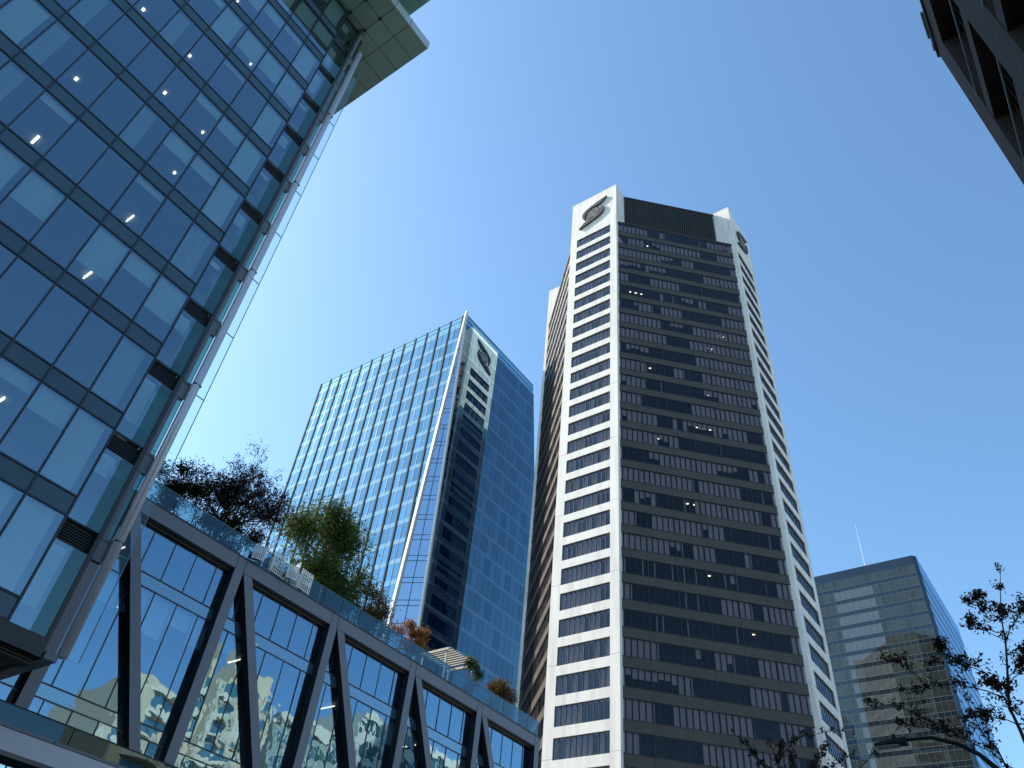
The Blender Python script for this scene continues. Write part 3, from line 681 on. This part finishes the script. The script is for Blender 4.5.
# ------------------------------------------------------------------ brick building overhead at the right
def brick_building():
    T=thing('brick_apartment_building','dark brick building with recessed balconies high in the top right corner','apartment building',(9,4,GZ))
    X=3.; Y1=15.2; ZT=24.95; FH=3.57; Y0=-14
    zr=[ZT-4.45-FH*k for k in range(7)]           # handrail heights
    # brick piers between balcony openings; openings 2.5 m wide
    ope=[]; y=Y1-1.15
    while y>Y0+3: ope.append((y-3.0,y)); y-=4.35
    b=MB(); prev=Y1
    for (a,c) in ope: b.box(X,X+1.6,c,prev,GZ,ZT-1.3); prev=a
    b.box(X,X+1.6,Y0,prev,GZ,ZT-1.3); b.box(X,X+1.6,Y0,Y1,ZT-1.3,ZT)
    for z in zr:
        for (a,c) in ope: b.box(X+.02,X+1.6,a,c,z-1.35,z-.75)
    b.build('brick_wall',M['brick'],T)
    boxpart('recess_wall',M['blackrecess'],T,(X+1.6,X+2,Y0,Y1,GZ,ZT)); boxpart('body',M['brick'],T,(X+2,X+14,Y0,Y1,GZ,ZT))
    for i,z in enumerate(zr):
        for (a,c) in ope:
            p=boxpart('balcony_rail',M['handrail'],T,(X-.02,X+.015,a-.1,c+.1,z-.01,z+.03))
            boxpart('baluster',M['blackrecess'],p,*[(X+.03,X+.04,a+.35*j,a+.35*j+.015,z-.75,z-.02) for j in range(9)])
    boxpart('coping',M['darkframe'],T,(X-.06,X+14,Y0,Y1+.06,ZT,ZT+.15))
    boxpart('roof_vent',M['handrail'],T,(X-.16,X-.08,13.6,14.5,ZT-.02,ZT+.06),(X-.08,X+.1,13.8,14.9,ZT+.15,ZT+.22),(X-.12,X-.07,14.75,14.95,ZT-.06,ZT+.04))
brick_building()

# ------------------------------------------------------------------ buildings across the street, seen mirrored in the bridge glass
def mirrored_row():
    T=thing('beige_apartment_tower','beige stepped apartment tower with curved balconies, mirrored in the bridge glazing','apartment building',(70,80,GZ))
    X=60.
    boxpart('wall',M['beige'],T,(X,X+18,78,94,GZ,50.5),(X+2,X+18,64,78,GZ,46),(X+3,X+14,82,90,50.5,54.5),(X+4,X+10,85,86.2,54.5,60))
    boxpart('pier',M['cream'],T,*[(X-.35,X-.06,y,y+.45,GZ,50.5) for y in (78.2,86.6,90.4,93.4)]); boxpart('pier',M['cream'],T,*[(X+1.65,X+1.94,y,y+.4,GZ,46) for y in (64.2,73.2,76.9)])
    for k in range(28): boxpart('string_course',M['greywall'],T,(X-.12,X-.055,78,94,1.7*k+2.2,1.7*k+2.35))
    for k in range(14):
        z=3+3.4*k
        p=MB(); n=10
        p.prism([(X-1.9*math.sin(math.pi*j/n),79+7*j/n) for j in range(n+1)][::-1],z,z+.9); p.build('balcony',M['cream'],T)
        if z<44:
            p=MB(); p.prism([(X+2-1.9*math.sin(math.pi*j/n),66+7*j/n) for j in range(n+1)][::-1],z+.3,z+1.2); p.build('balcony',M['cream'],T)
        boxpart('window',M['teal'],T,(X-.05,X-.01,88,90.2,z+1,z+2.7),(X-.05,X-.01,91.4,93,z+1,z+2.7))
        boxpart('balcony_door',M['teal'],T,(X-.05,X-.01,79.6,85.4,z+.95,z+3.2),*([(X+1.95,X+1.99,66.6,72.4,z+1.25,z+3.3)] if z<42 else []))
        if z<42: boxpart('window',M['teal'],T,(X+1.95,X+1.99,74,76.6,z+1,z+2.7))
    T=thing('grey_glass_office_row','grey green glass office block with pale bands, mirrored in the middle of the bridge glazing','office building',(70,103,GZ))
    boxpart('wall',M['greywall'],T,(X,X+18,95.5,112,GZ,50))
    for k in range(12): boxpart('window_strip',M['teal'],T,(X-.06,X-.01,96,111.6,.8+4*k,3.2+4*k))
    boxpart('mullion',M['cream'],T,*[(X-.16,X-.065,96+1.3*j,96.14+1.3*j,GZ,49.6) for j in range(13)]); boxpart('cornice',M['cream'],T,(X-.4,X,95.5,112,48.8,50.3))
    T=thing('pale_stone_office_block','pale stone office block with square windows, mirrored at the right end of the bridge glazing','office building',(70,130,GZ))
    boxpart('wall',M['palewall'],T,(X,X+18,113.5,175,GZ,57)); boxpart('cornice',M['cream'],T,(X-.6,X,113.5,175,55.6,57.2))
    for k in range(14):
        boxpart('window_row',M['teal'],T,*[(X-.05,X-.01,114.5+3*j,116.7+3*j,1+4*k,3.4+4*k) for j in range(20)])
mirrored_row()

# ------------------------------------------------------------------ plants
def leaf(b,p,s,rnd):
    d=Vector((rnd.gauss(0,1),rnd.gauss(0,1),rnd.gauss(0,1))).normalized(); a=d.orthogonal().normalized(); a=Matrix.Rotation(rnd.uniform(0,6.28),3,d)@a; c=d.cross(a)
    l=s*rnd.uniform(.7,1.4); w=l*rnd.uniform(.6,.95)
    b.poly([tuple(p+a*l),tuple(p+c*w*.5+d*.1*l),tuple(p-a*l),tuple(p-c*w*.5+d*.1*l)])
def grow(tb,lb,rnd,p,d,L,r,depth,leafn,leafs,spread=.6,up=.15,kids=(2,3),stop=0):
    n=4; pts=[p]; q=p.copy(); dd=d.copy()
    for j in range(n):
        dd=(dd+Vector((rnd.gauss(0,.10),rnd.gauss(0,.10),rnd.gauss(0,.06)+up*.25))).normalized(); q=q+dd*L/n; pts.append(q.copy())
    tb.tube([tuple(x) for x in pts],[r*(1-.45*j/n) for j in range(n+1)],5 if depth>1 else 3)
    if depth<=1:
        for j in range(leafn):
            k=rnd.randint(1 if depth else 0,n); leaf(lb,pts[k]+Vector((rnd.gauss(0,1),rnd.gauss(0,1),rnd.gauss(0,1)))*leafs*1.3,leafs,rnd)
    if depth<=0: return
    for k in range(rnd.randint(*kids)+ (1 if depth>2 else 0)):
        t=rnd.choice(range(2,n+1)); 
        nd=(dd+Vector((rnd.gauss(0,spread),rnd.gauss(0,spread),rnd.gauss(0,spread*.6)+up))).normalized()
        grow(tb,lb,rnd,pts[t],nd,L*rnd.uniform(.6,.85),r*.55,depth-1,leafn,leafs,spread,up,kids)
def tree(name,label,cat,base,H,seed,lm,depth=5,leafn=14,leafs=.07,r=.07,spread=.6,stems=1,tilt=(0,0),up=.15,kids=(2,3),L=None,group=None,bark='bark'):
    rnd=random.Random(seed); T=thing(name,label,cat,base,group); tb=MB(); lb=MB()
    for s in range(stems):
        d=Vector((tilt[0]+rnd.gauss(0,.18)*(stems>1),tilt[1]+rnd.gauss(0,.3)*(stems>1),1)).normalized()
        grow(tb,lb,rnd,Vector(base)+Vector((rnd.uniform(-.2,.2),rnd.uniform(-.2,.2),0))*(stems>1),d,L or H*.36,r,depth,leafn,leafs,spread,up,kids)
    tb.build('trunk',M[bark],T); lb.build('crown',lm,T)
    return T
def bush(name,label,cat,base,rx,ry,rz,seed,lm,n,leafs,lumps=9,group=None,stem=.5,names=('stem','foliage')):
    """leaf-sized faces spread through several uneven clumps on a few stems"""
    rnd=random.Random(seed); T=thing(name,label,cat,base,group); B=Vector(base)
    tb=MB(); lb=MB(); cl=[]
    for i in range(lumps):
        th=rnd.uniform(0,6.283); q=math.sqrt(rnd.random()); zz=rnd.uniform(-1,1); q*=math.sqrt(max(.05,1-zz*zz))*.78
        c=Vector((math.cos(th)*q*rx,math.sin(th)*q*ry,rz*(.56+.36*zz))); cl.append((c,rnd.uniform(.28,.52)))
        tb.tube([tuple(B+Vector((rnd.uniform(-.1,.1),rnd.uniform(-.1,.1),0))),tuple(B+c*.5+Vector((0,0,rz*.05))),tuple(B+c)],[.03,.02,.008],4)
    for i in range(n):
        c,s=rnd.choice(cl); R0=(rx+ry+rz*.5)/3; v=Vector((rnd.gauss(0,.42)*R0,rnd.gauss(0,.42)*R0,rnd.gauss(0,.36)*R0))*s
        leaf(lb,B+c+v,leafs,rnd)
    for i in range(lumps*5):     # twigs sticking out
        c,s=rnd.choice(cl); d=Vector((rnd.gauss(0,1)*rx,rnd.gauss(0,1)*ry,abs(rnd.gauss(.4,.6))*rz)).normalized()*(rx+ry+rz*.5)/3*s*rnd.uniform(.8,1.3)
        a=B+c; e=a+d; tb.tube([tuple(a),tuple(e)],[.012,.004],3)
        for q in range(10): leaf(lb,a+d*rnd.uniform(.5,1)+Vector((rnd.gauss(0,.04),rnd.gauss(0,.04),rnd.gauss(0,.04))),leafs*.9,rnd)
    tb.build(names[0],M['bark'],T); lb.build(names[1],lm,T); return T
ZP=18.75
tree('plum_tree','tall open plum-leaved tree, darkest and widest on the bridge roof','tree',(-33.6,18.6,ZP),5.6,11,M['leaf_purple'],depth=6,leafn=5,leafs=.064,r=.08,spread=.70,stems=7,up=.12,kids=(2,2),L=2.15)
bush('dark_shrub','dense dark brown shrub behind the silver column, left end of the bridge roof','shrub',(-32.9,15.0,ZP+.2),1.2,1.9,2.9,5,M['leaf_dark'],9000,.06)
bush('green_shrub','low yellow green shrub under the plum-leaved tree','shrub',(-32.8,19.2,ZP+.1),.9,2.8,1.9,6,M['leaf_dark'],7000,.055)
bush('bushy_tree','bushy green tree on the bridge roof right of the plum-leaved tree','tree',(-33.4,25.6,ZP-.4),1.9,3.9,7.5,23,M['leaf_green'],30000,.085,lumps=44,names=('trunk','crown'))
bush('lower_green_shrub','green shrub at the foot of the bushy green tree','shrub',(-32.7,25.9,ZP),1.1,2.9,2.5,24,M['leaf_green'],9000,.06)
bush('olive_shrub','olive and rust coloured shrub between the green tree and the white ridge','shrub',(-32.8,29.4,ZP),.9,2.1,3.4,31,M['leaf_olive'],6500,.07)
bush('rust_shrub','small rust-orange shrub in front of the blue tower corner','shrub',(-32.7,32.9,ZP+.3),.8,2.0,2.3,32,M['leaf_rust'],5000,.065)
bush('dark_hedge','rounded dark olive hedge at the right end of the bridge roof','hedge',(-32.8,42.6,ZP+.1),.9,2.7,2.6,33,M['leaf_olive'],8000,.06,lumps=12)
# stakes and poles by the rail
for i,(a,c,lab) in enumerate((((-32,20.1,18.7),(-32.3,21.3,20.9),'pale leaning stake nearest the white chairs'),((-32,18.6,18.7),(-32.2,19.6,20.6),'pale leaning stake under the middle of the plum-leaved tree'),((-32,17.7,18.7),(-32.2,18.7,20.3),'pale leaning stake at the left part of the plum-leaved tree'))):
    o=part('garden_stake',M['palebark'] if i else M['whitecol'],None,lambda b:b.tube([a,c],.03,6)); tag(o,lab,'stake','stakes beside the plum-leaved tree')
# pergola with a vine
def pergola():
    T=thing('pergola','small pale steel pergola with a slatted roof on the bridge roof','pergola',(-33.4,37,18.15))
    for y in (35.9,38.6):
        for x in (-34.4,-32.4): boxpart('post',M['tanmetal'],T,(x-.05,x+.05,y-.05,y+.05,18.15,20.9))
    boxpart('beam',M['tanmetal'],T,(-34.6,-32.2,35.8,35.95,20.9,21.05),(-34.6,-32.2,38.55,38.7,20.9,21.05))
    boxpart('roof_slats',M['tanmetal'],T,*[(-34.6,-32.2,36.0+.28*j,36.1+.28*j,21.05,21.12) for j in range(9)])
pergola()
bush('climbing_vine','green vine climbing the right post of the small pergola','vine',(-32.5,38.5,18.6),.7,1.3,2.9,40,M['leaf_green'],4500,.06,lumps=7)
# white lattice chairs on the chord
def chair():
    T=thing('lattice_chair','white lattice armchair','chair',(0,0,0),'white lattice chairs on the bridge edge')
    def lat(b,x0,x1,y0,y1,z0,z1,axis):
        n=6
        if axis=='x':   # panel spans y and z
            b.box(x0,x1,y0,y0+.05,z0,z1); b.box(x0,x1,y1-.05,y1,z0,z1); b.box(x0,x1,y0+.05,y1-.05,z0,z0+.05); b.box(x0,x1,y0+.05,y1-.05,z1-.05,z1)
            for j in range(1,n): b.box(x0+.005,x1-.005,y0+(y1-y0)*j/n-.02,y0+(y1-y0)*j/n+.02,z0+.05,z1-.05); b.box(x0+.008,x1-.008,y0+.05,y1-.05,z0+(z1-z0)*j/n-.015,z0+(z1-z0)*j/n+.015)
        else:
            b.box(x0,x0+.05,y0,y1,z0,z1); b.box(x1-.05,x1,y0,y1,z0,z1); b.box(x0+.05,x1-.05,y0,y1,z0,z0+.05); b.box(x0+.05,x1-.05,y0,y1,z1-.05,z1)
            for j in range(1,n): b.box(x0+(x1-x0)*j/n-.02,x0+(x1-x0)*j/n+.02,y0+.005,y1-.005,z0+.05,z1-.05); b.box(x0+.05,x1-.05,y0+.008,y1-.008,z0+(z1-z0)*j/n-.015,z0+(z1-z0)*j/n+.015)
    part('backrest',M['whitepaint'],T,lambda b:lat(b,-.02,.02,-.42,.42,.05,1.12,'x'))
    part('armrest',M['whitepaint'],T,lambda b:lat(b,-.62,-.021,-.46,-.42,.05,.78,'y'))
    part('armrest',M['whitepaint'],T,lambda b:lat(b,-.62,-.021,.42,.46,.05,.78,'y'))
    boxpart('seat',M['whitepaint'],T,(-.62,-.021,-.419,.419,.38,.43))
    for x in(-.6,-.05):
        for y in(-.45,.41): boxpart('leg',M['whitepaint'],T,(x,x+.04,y,y+.04,0,.05))
    return T
ch=chair()
def dup(root,loc,rz,label):
    r=root.copy(); COL.objects.link(r); r.location=loc; r.rotation_euler=(0,0,rz); r['label']=label
    for c in list(root.children):
        q=c.copy(); COL.objects.link(q); q.parent=r
    return r
labs=('white lattice chair with a dark gap behind it, leftmost on the bridge edge','white lattice chair second from left on the bridge edge, slatted back outwards','white lattice chair between two others, third from the left on the bridge edge','white lattice chair rightmost on the bridge edge, beside the green tree')
spots=((-30.95,19.85,18.28,1.2),(-30.95,20.85,18.28,.15),(-30.95,21.95,18.28,1.35),(-30.95,22.75,18.28,.1))
for i,(sx,sy,sz,rz) in enumerate(spots):
    if i==0: ch.location=(sx,sy,sz); ch.rotation_euler=(0,0,rz); ch['label']=labs[0]
    else: dup(ch,(sx,sy,sz),rz,labs[i])

# ------------------------------------------------------------------ street trees and lamp at the lower right
def limb_tree(name,label,base,fork,tips,seed,lm,r=.09,leafs=.05,dens=26,twig=.5):
    """a trunk, then a limb to each tip, with side twigs and small leaf clumps all along"""
    rnd=random.Random(seed); T=thing(name,label,'tree',base); tb=MB(); lb=MB(); B=Vector(base); F=Vector(fork)
    tb.tube([tuple(B),tuple(B.lerp(F,.5)+Vector((.05,.03,0))),tuple(F)],[r,r*.85,r*.7],8)
    paths=[]
    for t in tips:
        t=Vector(t)+Vector((0,rnd.uniform(-.5,.5),0)); st=F
        if paths and rnd.random()<.75:      # leave from the limb that passes nearest below
            c=[(q-t).length+abs((q-F).length)*.25 for P_ in paths for q in P_[1:-2] if q.z<t.z-.4]
            qs=[q for P_ in paths for q in P_[1:-2] if q.z<t.z-.4]
            if qs: st=qs[c.index(min(c))]
        n=9; d=t-st; L=d.length; side=Vector((rnd.gauss(0,1),rnd.gauss(0,1),0))*.07*L; pts=[]
        for k in range(n+1):
            u=k/n; pts.append(st+d*u+side*math.sin(math.pi*u)+Vector((rnd.gauss(0,.012),rnd.gauss(0,.012),rnd.gauss(0,.012)))*L*(0<k<n)-Vector((0,0,.10*L*math.sin(math.pi*u)*-1)))
        paths.append(pts); r0=.006+.006*L if st is not F else .012+.006*L
        tb.tube([tuple(q) for q in pts],[max(.004,r0*(1-.9*k/n)) for k in range(n+1)],5)
        for k in range(3,n+1):
            for m in range(rnd.choice((1,2,3))):
                a=pts[k]; dd=Vector((rnd.gauss(0,.8),rnd.gauss(0,.8),rnd.uniform(.0,1.2))).normalized()*twig*rnd.uniform(.25,1)*(1.25-k/n)
                e=a+dd; tb.tube([tuple(a),tuple(a+dd*.5+Vector((0,0,.02))),tuple(e)],[.007,.005,.003],3)
                for c in range(rnd.randint(2,4)):
                    cc=a+dd*rnd.uniform(.2,1.05)
                    for q in range(rnd.randint(max(1,dens//2),dens)):
                        leaf(lb,cc+Vector((rnd.gauss(0,1),rnd.gauss(0,1),rnd.gauss(0,1)))*leafs*1.1,leafs,rnd)
            for q in range(rnd.randint(2,8)): leaf(lb,pts[k]+Vector((rnd.gauss(0,1),rnd.gauss(0,1),rnd.gauss(0,1)))*leafs*.9,leafs,rnd)
    tb.build('trunk',M['bark'],T); lb.build('crown',lm,T)
limb_tree('street_tree','thin street tree with upright leafy twigs against the sky at the right edge',(-1.15,19.9,GZ),(-1.26,19.7,3.6),
  [(-0.63,19.59,10.14),(-1.58,19.53,9.44),(-1.25,19.56,9.66),(-0.92,19.57,9.38),(-0.42,19.60,9.24),(-2.27,19.46,8.33),(-0.77,19.60,8.33),(-2.70,19.42,8.26),(-3.44,19.32,7.77),(-3.64,19.26,8.54),(-1.29,19.56,7.56),(-2.42,19.46,7.14),
   (-1.68,19.53,7.84),(-2.88,19.39,6.86),(-4.13,19.18,7.42),(-1.26,19.54,6.86),(-3.60,19.26,6.86),(-2.39,19.46,8.68),(-0.14,19.60,7.84),(0.14,19.60,8.68),(-0.84,20.02,7.28),(-1.82,19.18,6.86),(-1.60,19.5,9.0),(-.2,19.6,9.4),(-2.2,19.5,7.6),(-.7,19.5,8.1)],51,M['leaf_street'],r=.10,leafs=.046,dens=7,twig=.6)
limb_tree('young_street_tree','lower tree whose leafy twig tips cross the foot of the dark tower',(-4.2,13.2,GZ),(-4.0,13.0,2.4),
  [(-4.95,12.56,4.8),(-4.77,12.63,4.65),(-4.45,12.74,4.62),(-4.08,12.87,4.45),(-3.29,13.09,4.70),(-3.26,13.1,4.45),(-3.49,13.04,4.4),(-3.98,12.9,4.3),(-2.98,13.17,4.5),(-3.6,13.3,4.2)],58,M['leaf_street'],r=.08,leafs=.028,dens=4,twig=.16)
def lamp():
    T=thing('street_lamp','dark curved street lamp arm with a flat head at the bottom right','street lamp',(-1.2,17.8,GZ))
    part('pole',M['lampmetal'],T,lambda b:b.tube([(-1.2,17.8,GZ),(-1.2,17.8,1.5),(-1.22,17.8,3.9)],[.11,.09,.07],10),smooth=True)
    part('arm',M['lampmetal'],T,lambda b:b.tube([(-1.22,17.8,3.9),(-1.4,17.8,4.6),(-1.61,17.8,4.98),(-1.86,17.8,5.43),(-2.06,17.8,5.69),(-2.37,17.8,5.92),(-2.83,17.8,6.10),(-3.3,17.8,6.11)],[.07,.065,.06,.055,.045,.04,.035,.03],10),smooth=True)
    b=MB(); b.hexa([(-3.92,17.68,6.03),(-3.28,17.66,6.03),(-3.28,17.94,6.03),(-3.92,17.92,6.03),(-3.9,17.7,6.10),(-3.28,17.70,6.16),(-3.28,17.9,6.16),(-3.9,17.9,6.10)])
    h=b.build('lamp_head',M['lampmetal'],T,bevel=.02)
    boxpart('lens',M['lens'],h,(-3.88,-3.45,17.71,17.89,6.005,6.03)); boxpart('photocell',M['lampmetal'],h,(-3.55,-3.48,17.77,17.83,6.15,6.24))
lamp()
